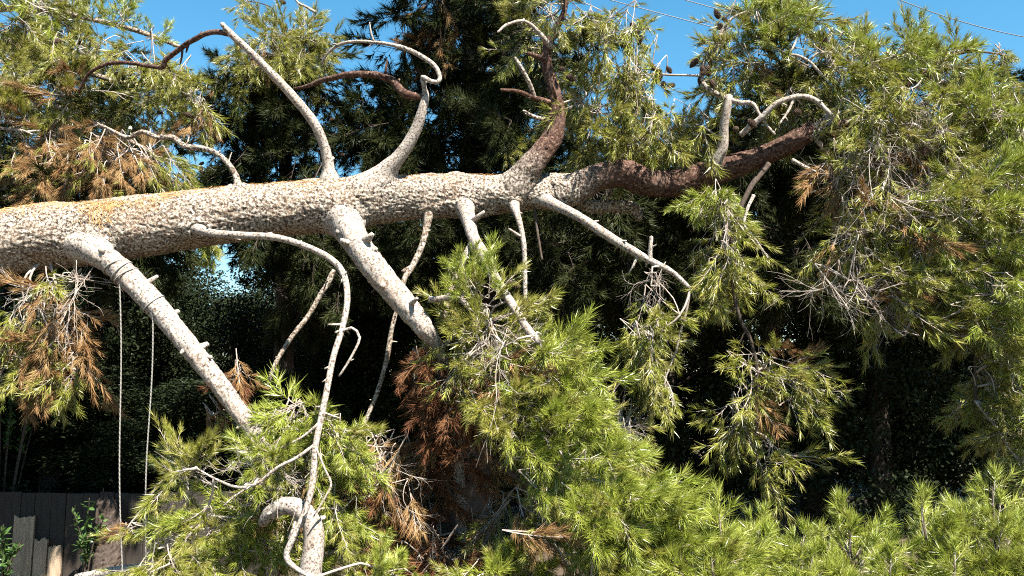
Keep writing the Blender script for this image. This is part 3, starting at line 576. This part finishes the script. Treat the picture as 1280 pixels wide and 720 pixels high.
# ------------------------------------------------------------------ standing pines behind
def pine_a():
    b = P(-90, 360, 8.6); b = (b[0], b[1], -.05)
    T = Tree('standing_pine_tree', b, 'tall pine with yellow green boughs and a big patch of dead brown needles', 'pine tree')
    top = np.array((b[0] + .3, b[1], 9.0))
    T.limb('trunk', (np.array([b, (b[0] + .1, b[1], 2.5), (b[0] + .25, b[1], 5.5), top]), np.array([.24, .19, .13, .03])), 24, .05, 'bark', .010, .03)
    L = lambda pts, n=8, **k: T.limb('limb', path(pts), n, **k)
    L([(-75, 80, 6, 8.5), (0, 50, 5, 7.8), (30, 66, 4, 7.7), (65, 78, 3.5, 7.6), (120, 95, 3, 7.6), (200, 110, 2, 7.7)], m='bark')
    L([(-75, 130, 6, 8.5), (20, 120, 4, 7.8), (110, 150, 3, 7.4), (190, 190, 2, 7.3)], m='bark')
    L([(-75, 20, 6, 8.5), (30, 10, 4, 7.8), (140, 30, 3, 7.8), (230, 60, 2, 8)], m='bark')
    L([(-75, -60, 6, 8.5), (40, -90, 4, 7.8), (140, -120, 3, 7.8)], m='bark')
    L([(0, 75, 1.6, 7.2), (15, 88, 1.4, 7.2), (22, 108, 1, 7.2)], 6); L([(-10, 160, 1.6, 7), (25, 163, 1.6, 6.95), (40, 168, 1, 6.9)], 6)
    D = (0, -.1, -.45); DD = (0, -.1, -1.1); U = (.1, -.2, .5)
    def C(px, py, d, rx, ry, rd, n, k, bb=D, size=1.1, **kw):
        s = d / F; T.clump(P(px, py, d), (rx * s, rd, ry * s), n, k, bb, size=size, **kw)
    C(30, 30, 7.6, 55, 40, .6, 24, 'g', D); C(75, 20, 7.8, 40, 40, .5, 18, 'y', U); C(120, 70, 7.7, 50, 35, .5, 18, 'g', D); C(185, 95, 7.8, 50, 40, .5, 20, 'g', D)
    C(150, 22, 7.8, 14, 22, .2, 6, 'y', (.2, 0, .8), .9); C(195, 45, 7.9, 14, 10, .2, 3, 'y', (.7, 0, .4), .8)
    C(230, 120, 7.9, 35, 40, .5, 14, 'g', D); C(40, 105, 7.5, 60, 40, .5, 22, 'g', D); C(110, 130, 7.5, 50, 35, .5, 16, 'm', D); C(180, 150, 7.7, 40, 30, .4, 9, 'gk', D)
    C(90, 175, 7.3, 45, 35, .35, 22, 'b', DD); C(140, 205, 7.2, 50, 35, .35, 22, 'b', DD); C(60, 210, 7.2, 40, 35, .35, 14, 'b', DD); C(200, 215, 7.4, 35, 25, .3, 9, 'm', DD); C(20, 160, 7.2, 40, 35, .4, 12, 'g', D)
    C(255, 135, 7.9, 12, 25, .2, 4, 'b', DD, .9)
    C(40, -60, 9.3, 120, 60, .9, 26, 'g', D, 1.3); C(-80, 60, 8, 80, 120, .9, 26, 'g', D, 1.3); C(-60, 190, 7.6, 60, 60, .8, 16, 'gk', D, 1.3)
    C(40, 272, 7.6, 110, 38, .42, 44, 'k', D, 1.2); C(165, 276, 7.6, 85, 34, .42, 36, 'k', D, 1.2); C(262, 300, 7.5, 14, 18, .15, 7, 'y', DD, .8)  # dark clumps added below the crown to keep sun off the fence
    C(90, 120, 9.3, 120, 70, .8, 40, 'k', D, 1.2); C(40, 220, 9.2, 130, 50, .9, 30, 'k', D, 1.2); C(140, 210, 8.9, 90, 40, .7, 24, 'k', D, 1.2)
    add_cones(T, [(196, 140, 7.6), (240, 145, 7.7), (178, 95, 7.5), (145, 90, 7.4), (100, 55, 7.4), (70, 52, 7.3), (250, 208, 7.4)], 1)
    T.finish()
pine_a()
def pine_b():
    b = P(352, 360, 10.2); b = (b[0], b[1], -.05)
    T = Tree('standing_pine_tree', b, 'smaller bushy pine with sunlit top and skirt coloured dark as shade behind the arching bare branches', 'pine tree')
    T.limb('trunk', (np.array([b, (b[0] + .05, b[1], 2.5), (b[0], b[1], 4.5), (b[0], b[1] - .1, 5.9)]), np.array([.15, .11, .07, .02])), 20, .05, 'twig_dark', .008, .03)
    D = (0, -.1, -.45); DD = (0, -.1, -1.0); U = (0, -.2, .5)
    def C(px, py, d, rx, ry, rd, n, k, bb=D, size=1.1, **kw):
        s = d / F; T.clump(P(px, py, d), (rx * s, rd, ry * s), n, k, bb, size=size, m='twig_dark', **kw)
    C(350, 70, 9.1, 50, 30, .35, 22, 'g', D); C(395, 60, 9.2, 28, 25, .3, 12, 'g', D); C(300, 100, 9.2, 26, 30, .3, 11, 'g', D)
    C(365, 45, 9.5, 40, 22, .5, 15, 'g', U); C(390, 80, 9.4, 30, 25, .5, 12, 'g', D); C(320, 75, 9.4, 35, 28, .5, 15, 'm', D); C(345, 110, 9.6, 60, 35, .7, 26, 'gk', D)
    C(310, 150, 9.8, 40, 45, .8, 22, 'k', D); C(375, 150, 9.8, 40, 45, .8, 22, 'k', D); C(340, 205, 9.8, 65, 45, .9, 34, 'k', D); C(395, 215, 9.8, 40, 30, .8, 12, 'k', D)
    C(415, 130, 9.6, 12, 25, .3, 4, 'g', D); C(345, 250, 10, 70, 50, .9, 34, 'k', D); C(280, 110, 9.6, 18, 20, .3, 5, 'm', D); C(270, 240, 10, 30, 30, .6, 10, 'k', D)
    L = lambda pts, n=6, **k: T.limb('limb', path(pts), n, **k)
    L([(395, 15, 1.8, 9), (382, 8, 1.6, 9), (370, 0, 1.4, 9), (360, -30, 1.2, 9)], keep=False); 
    L([(352, 160, 3, 10), (400, 170, 2.5, 9.5), (440, 165, 2, 9.3), (455, 160, 1.2, 9.2)], m='twig_dark')
    C(310, 2, 9.0, 10, 6, .2, 3, 'g', DD, .7)
    C(370, 280, 8.6, 60, 40, .45, 24, 'k', D, 1.1); C(420, 330, 9.2, 60, 60, .6, 24, 'k', D, 1.2); C(365, 350, 9.6, 40, 60, .5, 18, 'k', D, 1.1)
    C(440, 175, 9.3, 22, 20, .3, 5, 'k', D, .9)
    add_cones(T, [(418, 148, 9.1), (425, 155, 9.1), (422, 192, 9.1), (418, 168, 9.1), (255, 203, 9.2), (300, 195, 9.2), (368, 52, 9.1), (357, 4, 9)], 1)
    T.finish()
pine_b()
def pine_c():
    b = P(590, 360, 10.8); b = (b[0], b[1], -.05)
    T = Tree('standing_pine_tree', b, 'tall dark pine with hanging brown dead needles behind the forked rising limb', 'pine tree')
    T.limb('trunk', (np.array([b, (b[0] + .1, b[1], 3), (b[0], b[1], 6), (b[0], b[1], 9.5)]), np.array([.25, .2, .14, .03])), 20, .05, 'twig_dark', .01, .03)
    D = (0, -.1, -.5); DD = (0, -.1, -1.1)
    def C(px, py, d, rx, ry, rd, n, k, bb=D, size=1.15, **kw):
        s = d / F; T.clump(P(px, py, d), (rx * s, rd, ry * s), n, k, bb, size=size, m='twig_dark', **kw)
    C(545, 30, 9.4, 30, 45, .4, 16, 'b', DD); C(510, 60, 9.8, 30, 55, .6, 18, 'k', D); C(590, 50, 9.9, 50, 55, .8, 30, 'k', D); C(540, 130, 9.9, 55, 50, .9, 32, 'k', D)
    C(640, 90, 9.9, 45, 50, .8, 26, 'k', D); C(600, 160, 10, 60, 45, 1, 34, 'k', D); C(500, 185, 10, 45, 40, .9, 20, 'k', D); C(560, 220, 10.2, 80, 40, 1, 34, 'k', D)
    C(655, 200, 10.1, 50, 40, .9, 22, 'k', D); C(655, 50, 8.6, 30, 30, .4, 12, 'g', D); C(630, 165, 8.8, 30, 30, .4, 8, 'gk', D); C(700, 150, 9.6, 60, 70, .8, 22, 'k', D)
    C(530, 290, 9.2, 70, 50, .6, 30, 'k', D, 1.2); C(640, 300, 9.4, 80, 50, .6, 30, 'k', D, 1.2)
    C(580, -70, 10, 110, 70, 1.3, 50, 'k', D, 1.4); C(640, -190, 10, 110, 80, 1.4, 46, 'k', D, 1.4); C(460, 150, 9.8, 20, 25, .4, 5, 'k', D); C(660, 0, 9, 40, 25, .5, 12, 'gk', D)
    C(480, 150, 9.6, 20, 40, .4, 7, 'k', D)
    T.finish()
pine_c()

def shade_pine():  # extra pine, added to block sun from the wood behind
    b = P(1010, 360, 12.6); b = (b[0], b[1], -.05)
    T = Tree('standing_pine_tree', b, 'broad dark pine added behind the fallen crown to shade the wood', 'pine tree')
    T.limb('trunk', (np.array([b, (b[0] + .1, b[1], 2.5), (b[0], b[1] - .1, 4.2), (b[0] - .1, b[1], 5.6)]), np.array([.22, .17, .10, .03])), 20, .05, 'twig_dark', .01, .03)
    D = (0, -.1, -.5)
    for k, e in ((760, 9.4), (860, 8.9), (1120, 8.8), (1230, 9.0), (1330, 9.2)):
        T.limb('limb', path([(1010, 260, 6, 10.5), ((1010 + k) / 2, 225, 5, (10.5 + e) / 2), (k, 220, 3, e)]), 8, m='twig_dark')
    for i, (px, py) in enumerate([(740, 250), (800, 190), (840, 270), (890, 200), (940, 150), (960, 260), (1010, 190), (1060, 140), (1070, 270), (1130, 190), (1150, 280), (1190, 150), (1230, 240), (1290, 190), (1340, 260), (700, 320), (780, 330), (880, 330), (1000, 330), (1100, 340), (1200, 330)]):
        d = 8.9 + .9 * (i % 3) / 2; sc = d / F
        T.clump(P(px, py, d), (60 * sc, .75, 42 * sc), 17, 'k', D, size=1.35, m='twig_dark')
    T.finish()
shade_pine()

# ------------------------------------------------------------------ dark evergreens of the wood
def leaf_blob(g, c, rad, n, size, shell=.5):
    x = norm(g.normal(size=(n, 3))) * (g.random(n)[:, None] ** shell); p = c + x * rad
    d = norm(g.normal(size=(n, 3)) + x * .6); s = norm(np.cross(d, g.normal(size=(n, 3))))
    l = size * g.uniform(.6, 1.3, n)[:, None]
    v = np.stack([p, p + d * l * .5 + s * l * .28, p + d * l, p + d * l * .5 - s * l * .28], 1).reshape(-1, 3)
    k = np.arange(n)[:, None] * 4
    return v, np.vstack([k + np.array((0, 1, 2)), k + np.array((0, 2, 3))])
def evergreen_data(seed, h, rw, n=26, per=2200):
    g = np.random.default_rng(seed); tr = MB(); cr = MB()
    tr.add(*tube(np.array([(0, 0, -.1), (.05, 0, h * .3), (-.05, .03, h * .6), (0, 0, h * .92)]), np.array([.16, .12, .08, .02]), 12, .06, .006, .03), 0)
    for i in range(n):
        z = h * (.08 + .88 * (i + .5) / n); a = i * 2.4 + g.normal(0, .3)
        f = math.sin(math.pi * min(1, .25 + .72 * z / h)) ** .5
        r = rw * f * g.uniform(.35, .8); c = np.array((math.cos(a) * r, math.sin(a) * r, z))
        tr.add(*tube(np.array([(0, 0, z * .8), c * (.5, .5, .95), c]), np.array([.035, .02, .008]), 5), 0)
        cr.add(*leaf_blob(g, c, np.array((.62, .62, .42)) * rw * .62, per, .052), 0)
    return tr.mesh('evergreen_trunk', [M['twig_dark']], smooth=True), cr.mesh('evergreen_crown', [M['leaf_shade']])
EV = [evergreen_data(11, 4.6, 1.3), evergreen_data(12, 4.6, 1.5), evergreen_data(13, 4.6, 1.15)]
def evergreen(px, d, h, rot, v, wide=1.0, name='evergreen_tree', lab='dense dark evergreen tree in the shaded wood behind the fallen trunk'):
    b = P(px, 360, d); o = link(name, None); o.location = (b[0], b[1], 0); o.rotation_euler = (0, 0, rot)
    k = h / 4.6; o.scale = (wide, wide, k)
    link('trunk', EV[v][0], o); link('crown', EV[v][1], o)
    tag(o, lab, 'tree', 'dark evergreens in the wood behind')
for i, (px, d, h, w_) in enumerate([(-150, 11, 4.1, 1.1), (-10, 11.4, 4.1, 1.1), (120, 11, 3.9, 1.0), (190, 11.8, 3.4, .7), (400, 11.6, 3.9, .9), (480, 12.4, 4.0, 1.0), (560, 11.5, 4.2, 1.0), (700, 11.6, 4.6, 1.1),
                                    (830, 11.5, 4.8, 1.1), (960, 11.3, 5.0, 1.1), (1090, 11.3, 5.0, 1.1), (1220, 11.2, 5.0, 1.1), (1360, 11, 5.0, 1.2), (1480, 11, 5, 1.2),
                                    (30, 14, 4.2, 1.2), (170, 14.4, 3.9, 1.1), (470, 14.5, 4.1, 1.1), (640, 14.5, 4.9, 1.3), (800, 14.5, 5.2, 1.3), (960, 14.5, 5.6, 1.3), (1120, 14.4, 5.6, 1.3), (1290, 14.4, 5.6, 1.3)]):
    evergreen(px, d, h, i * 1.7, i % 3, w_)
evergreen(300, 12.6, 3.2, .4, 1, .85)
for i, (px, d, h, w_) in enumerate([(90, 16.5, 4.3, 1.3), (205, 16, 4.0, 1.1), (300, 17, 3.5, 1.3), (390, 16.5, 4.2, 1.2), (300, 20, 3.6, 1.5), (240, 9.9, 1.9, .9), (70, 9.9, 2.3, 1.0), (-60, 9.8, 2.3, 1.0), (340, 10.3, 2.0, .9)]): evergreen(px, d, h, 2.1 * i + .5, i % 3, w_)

# ------------------------------------------------------------------ young pines at the front
def young_pine(px, py_top, d, lean, seed, label, wide=1.0, n_whorl=6):
    g = np.random.default_rng(seed)
    tip = P(px, py_top, d); b = np.array((tip[0] - lean, tip[1] + .05, -.04)); h = tip[2]
    T = Tree('young_pine', b, label, 'young pine', 'young pines below the fallen crown')
    st = np.array([b, b + (tip - b) * .5 + np.array((.03, 0, 0)), tip - np.array((0, 0, .22))])
    T.limb('stem', (st, np.array([.020, .012, .005])), 8, .05, 'twig_dark')
    sp, _ = resample(st, np.ones(3), .02)
    def put(base, dr, sc, kind='q'):
        pr = PROTO[kind][g.integers(len(PROTO[kind]))]; xa = Vector(norm(dr)); ya = xa.cross(Vector(g.normal(size=3))).normalized()
        mt = Matrix.Translation(Vector(base)) @ Matrix((xa, ya, xa.cross(ya))).transposed().to_4x4() @ Matrix.Scale(sc, 4)
        T.sprays.append((mt, pr, None, np.asarray(base)))
    top = T.limb('leader', (np.array([sp[-16], sp[-8], tip - np.array((0, 0, .14))]), np.array([.006, .005, .003])), 6, .05, 'twig_dark', keep=False)
    first = len(T.sprays); put(tip - np.array((0, 0, .29)), np.array((0, 0, 1.)), .8); T.sprays[-1] = (*T.sprays[-1][:2], top, T.sprays[-1][3])
    for wv in range(n_whorl):
        k = .97 - .82 * (wv / n_whorl) ** 1.0; p0 = sp[int((k - .12) * (len(sp) - 1))]
        nb = 5 if wv else 3
        for j in range(nb):
            a = 2 * math.pi * (j + .5 * wv) / nb + g.normal(0, .2); ln = wide * (.12 + .30 * (wv / n_whorl) ** .8) * g.uniform(.7, 1.2)
            rise = .9 - .6 * wv / n_whorl
            d1 = norm(np.array((math.cos(a), math.sin(a), rise)))
            e = p0 + d1 * ln + np.array((0, 0, .25 * ln * ln))
            br = T.limb('branch', (np.array([p0, p0 + d1 * ln * .5, e]), np.array([.006, .005, .0035])), 5, .06, 'twig_dark', keep=False)
            for _ in range(3 if wv > 1 else 2 if wv else 1):
                kk = g.uniform(.45, 1.0); q = p0 + (e - p0) * kk
                put(q - d1 * .08, norm(d1 * .8 + np.array((0, 0, .55)) + g.normal(0, .3, 3)), g.uniform(.6, .95)); T.sprays[-1] = (*T.sprays[-1][:2], br, T.sprays[-1][3])
    T.finish()
young_pine(1060, 606, 4.6, .05, 1, 'broad young pine with two short tips left of the slim leaning sapling', 1.25)
young_pine(945, 622, 4.7, -.05, 2, 'low dim young pine touching the bright fallen bough', 1.0)
young_pine(1000, 640, 4.4, 0, 3, 'young pine with bright bushy top between the low dim one and the broad one', 1.1)
young_pine(1150, 596, 4.5, -.10, 4, 'slim leaning young pine with bare stem showing low down', .85)
young_pine(1238, 572, 4.4, .03, 5, 'tallest young pine with an upright pointed leader and dense whorls', 1.25, 7)
young_pine(1300, 620, 4.6, .0, 6, 'young pine standing just right of the tallest leader', 1.1)
young_pine(890, 668, 4.35, .0, 9, 'small young pine at the tip of the bright fallen bough', 1.0, 5)
young_pine(1190, 660, 4.2, .0, 10, 'low bright young pine between the slim leaning one and the tallest one', 1.0, 5)
young_pine(1110, 668, 4.3, .0, 8, 'small young pine low in the gap beside the slim leaning one', .9, 5)

# ------------------------------------------------------------------ broadleaf shrubs
def shrub(px, pyb, d, h, n_st, label, seed, leaf=.07, zbase=None):
    g = np.random.default_rng(seed); b = P(px, pyb, d); z0 = 0.0
    o = link('broadleaf_shrub', None); o.location = (b[0], b[1], z0); tag(o, label, 'shrub')
    lv = np.array([(0, 0, 0), (.35, .2, .03), (.7, .17, .03), (1, 0, -.04), (.7, -.17, .03), (.35, -.2, .03)]) * leaf
    lt = np.array([(0, 1, 5), (1, 2, 5), (2, 4, 5), (2, 3, 4)])
    LM = mk_mesh('leaf', lv, lt, np.zeros(4), [M['leaf_gloss']], False); cnt = 0; rest = MB()
    for i in range(n_st):
        a = g.uniform(0, 6.28); top = np.array((math.cos(a) * h * .35 * g.random(), math.sin(a) * h * .3 * g.random(), h * g.uniform(.55, 1.05)))
        st = np.array([(0, 0, -.05), top * (.35, .35, .55), top]); pp, rr = resample(st, np.array([.010, .007, .003]), .03)
        link('stem', MB().add(*tube(pp, rr, 5)).mesh('stem', [M['twig_dark']], smooth=True), o)
        for j in range(int(46 * h)):
            k = g.uniform(.3, 1) ** .7; q = pp[int(k * (len(pp) - 1))]; dr = norm(g.normal(size=3) + np.array((0, 0, .7)))
            up = Vector(norm(np.array((0, 0, 1)) + g.normal(0, .4, 3)))
            xa = Vector(dr); ya = up.cross(xa).normalized(); mt = Matrix.Translation(Vector(q)) @ Matrix((xa, ya, xa.cross(ya))).transposed().to_4x4() @ Matrix.Scale(g.uniform(.6, 1.2), 4)
            if cnt < 280:
                e = bpy.data.objects.new('leaf', LM); col.objects.link(e); e.parent = o; e.matrix_basis = mt; cnt += 1
            else:
                A = np.array(mt); rest.add(lv @ A[:3, :3].T + A[:3, 3], lt, 0)
    if rest.v: tag(link('foliage', rest.mesh('foliage', [M['leaf_gloss']]), o), kind='stuff')
shrub(108, 700, 8.1, .75, 6, 'small green shrub with oval leaves climbing by the fence boards', 21, .075)
shrub(5, 700, 7.8, .65, 6, 'pale green leafy shrub at the near end of the fence boards', 22, .08)
shrub(18, 360, 8.95, 4.5, 14, 'tall glossy dark green leafy bush rising above the trunk below the dead needles', 23, .075)

# ------------------------------------------------------------------ fence, stump, log
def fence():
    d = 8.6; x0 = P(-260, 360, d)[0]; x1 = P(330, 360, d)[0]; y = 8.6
    o = link('board_fence', None); o.location = (x0, y, 0); tag(o, 'low weathered board fence under the trunk, shade put into its dark colour', 'fence')
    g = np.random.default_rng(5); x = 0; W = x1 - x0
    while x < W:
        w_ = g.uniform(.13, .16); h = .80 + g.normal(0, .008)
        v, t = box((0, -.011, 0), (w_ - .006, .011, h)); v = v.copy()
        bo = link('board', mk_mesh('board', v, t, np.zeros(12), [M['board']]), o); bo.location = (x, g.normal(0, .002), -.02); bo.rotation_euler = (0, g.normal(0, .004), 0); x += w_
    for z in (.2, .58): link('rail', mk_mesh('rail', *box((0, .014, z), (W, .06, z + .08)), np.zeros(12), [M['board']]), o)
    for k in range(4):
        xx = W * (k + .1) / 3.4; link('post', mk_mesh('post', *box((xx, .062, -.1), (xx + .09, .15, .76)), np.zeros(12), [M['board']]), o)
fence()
def planks():  # added pieces that stand for the sunlit bottom of the fence
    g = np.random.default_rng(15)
    for (x0, x1, top, lab) in ((-6, 18, 672, 'short added plank, coloured as sunlit fence foot, behind the pale green shrub'), (27, 52, 642, 'tallest added plank, coloured as sunlit fence foot'), (54, 70, 668, 'narrow added plank, coloured as sunlit fence foot, next to the tallest one'), (72, 88, 676, 'short added plank, coloured as sunlit fence foot, beside the climbing shrub')):
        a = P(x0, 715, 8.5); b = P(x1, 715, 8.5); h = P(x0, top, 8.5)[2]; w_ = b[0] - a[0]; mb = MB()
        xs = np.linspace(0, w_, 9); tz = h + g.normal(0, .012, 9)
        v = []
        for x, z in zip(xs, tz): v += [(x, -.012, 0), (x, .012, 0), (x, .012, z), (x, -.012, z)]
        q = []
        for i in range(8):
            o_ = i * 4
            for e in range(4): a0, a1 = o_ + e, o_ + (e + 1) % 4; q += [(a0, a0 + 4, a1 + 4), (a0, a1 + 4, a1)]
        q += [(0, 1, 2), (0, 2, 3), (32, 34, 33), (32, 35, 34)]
        o = link('plank', mk_mesh('plank', np.array(v), np.array(q), np.zeros(len(q)), [M['plank']])); o.location = (a[0], 8.55, -.02); o.rotation_euler = (R(-2), 0, 0); tag(o, lab, 'plank', 'planks added as the sunlit fence foot')
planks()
def stump():
    b = P(135, 700, 8.2)
    o = link('tree_stump', None); o.location = (b[0], b[1], 0); tag(o, 'rough leaning grey stump with ragged top beside the climbing shrub', 'stump')
    p = np.array([(.02, 0, -.06), (0, 0, .15), (-.01, 0, .5), (-.04, 0, .72)]); r = np.array([.17, .125, .11, .085])
    link('bark', MB().add(*tube(p, r, 40, .012, .018, .035)).mesh('stump', [M['twig_dark']], smooth=True), o)
    for a in range(5):
        q = np.array((math.cos(a * 1.26) * .06 - .05, math.sin(a * 1.26) * .06, .66)); link('splinter', MB().add(*tube(np.array([q, q + (0, 0, .06), q + (.01, 0, .10 + .04 * (a % 3))]), np.array([.022, .016, .003]), 6)).mesh('splinter', [M['twig_dark']]), o)
stump()
def log():
    p, r = path([(95, 722, 4, 6.0), (130, 716, 6, 5.95), (165, 711, 6, 5.9), (200, 709, 5, 5.85), (260, 704, 4, 5.8)])
    g0 = p[:, 2].min()
    o = link('dead_branch', MB().add(*tube(p, r, 16, .015, .003, .02)).mesh('dead_branch', [M['bark_pale']], smooth=True)); tag(o, 'pale dead branch propped low across the ground below the ropes', 'branch')
log()

# ------------------------------------------------------------------ ropes over the lower limb
def rope(px_top, py_top, pxb, pyb, d0, d1, rl, label, loops):
    mb = MB(); top = P(px_top, py_top, d0); bot = P(pxb, pyb, d1)
    t = np.linspace(0, 1, 60)[:, None]; pts = top + (bot - top) * t + np.stack([np.sin(t[:, 0] * 7) * .008, 0 * t[:, 0], 0 * t[:, 0]], 1)
    end = pts[-1]; dn = np.linspace(0, 1, 10)[1:, None]; tail = end + (np.array((end[0] + .02, end[1], .0)) - end) * dn
    pts = np.vstack([pts, tail]); mb.add(*tube(pts, np.full(len(pts), .0036), 6), 0)
    # strands twist round the core
    s = np.linspace(0, 1, 700)[:, None]; ix = s[:, 0] * (len(pts) - 1); lo = np.minimum(ix.astype(int), len(pts) - 2); f = (ix - lo)[:, None]
    cp = pts[lo] * (1 - f) + pts[lo + 1] * f
    for ph in (0, 2.09, 4.19):
        a = s[:, 0] * 160 + ph; mb.add(*tube(cp + np.stack([np.cos(a), np.sin(a), 0 * a], 1) * .0026, np.full(700, .0022), 4, cap=False), 0)
    # turns round the limb
    ax = norm(P(190, 378, 5.3) - P(150, 336, 5.38)); u = norm(np.cross(ax, (0, 1, 0))); v = np.cross(ax, u)
    for (cx, cy, cd_, tilt) in loops:
        c = P(cx, cy, cd_); a = np.linspace(0, 2 * math.pi, 33); rr = rl
        ring = c + (u[None] * np.cos(a)[:, None] + v[None] * np.sin(a)[:, None]) * rr + ax[None] * (np.sin(a + tilt) * .02)[:, None]
        mb.add(*tube(ring, np.full(33, .0048), 6, cap=False), 0)
    tag(link('rope', mb.mesh('rope', [M['rope']], smooth=True)), label, 'rope', 'ropes hanging from the limb')
rope(149, 342, 152, 719, 5.345, 5.345, .076, 'grey rope looped twice round the limb near the trunk and hanging straight', [(152, 339, 5.415, 0), (158, 345, 5.40, .8), (146, 334, 5.43, 1.6)])
rope(191, 388, 181, 690, 5.245, 5.26, .072, 'grey rope hanging at a slant from farther down the limb', [(192, 380, 5.315, .3)])

# ------------------------------------------------------------------ dry needles caught on the trunk
def litter():
    g = np.random.default_rng(9)
    p, r = resample(*FT.axis, .01); mb = MB(); n = 1800
    px = 640 + F * p[:, 0] / ((p - CAM) @ FW)
    cen = np.array([(-20, .3), (5, .5), (40, .35), (75, .6), (105, .3), (132, .7), (148, 1.0), (152, .5), (165, .3), (205, .8), (215, .5), (260, .2), (300, .3), (350, .2), (395, .5), (430, .6), (470, .3), (520, .5), (560, .2), (600, .4)]); w_ = np.array([.7, .8, .9, .6, .8, 1.3, 1.3, 1.5, .8, .9, .8, .5, .5, .5, .9, .8, .5, .5, .4, .4])
    k = g.choice(len(cen), n, p=w_ / w_.sum()); x = cen[k, 0] + g.normal(0, 13, n) * g.uniform(.5, 1.8, n); a = cen[k, 1] + .1 + g.normal(0, .33, n)   # a: angle from the top toward the camera
    i = np.array([np.abs(px - q).argmin() for q in x]); nrm = np.stack([0 * a, -np.sin(a), np.cos(a)], 1)
    b = p[i] + nrm * (r[i] + .006)[:, None]
    d = g.normal(size=(n, 3)); d = norm(d - nrm * (d * nrm).sum(1)[:, None]); d = norm(d + nrm * g.normal(.06, .08, n)[:, None])
    ln = g.uniform(.05, .09, n); b = b - d * ln[:, None] * .5
    mb.add(*needles(b, d, ln, .0034, g), 0)
    tag(link('fallen_needles', mb.mesh('fallen_needles', [M['litter']])), 'dry orange pine needles caught on top of the fallen trunk', 'needles', kind='stuff')
litter()

# ------------------------------------------------------------------ overhead wires
def wire(a, b, d, label):
    A = P(*a, d); B = P(*b, d); v = B - A; t = np.linspace(-1.5, 2.2, 90)[:, None]
    pts = A + v * t + np.array((0, 0, .35)) * ((t - .5) ** 2 - .25)
    tag(link('overhead_wire', MB().add(*tube(pts, np.full(90, .012), 6)).mesh('overhead_wire', [M['wire']], smooth=True)), label, 'wire', 'overhead wires')
wire((830, 18), (1280, 121), 24, 'thin overhead wire, lowest of the three')
wire((850, -2), (1280, 107), 24.5, 'thin overhead wire between the highest and the lowest')
wire((1125, 0), (1280, 46), 22, 'thin overhead wire, highest of the three')
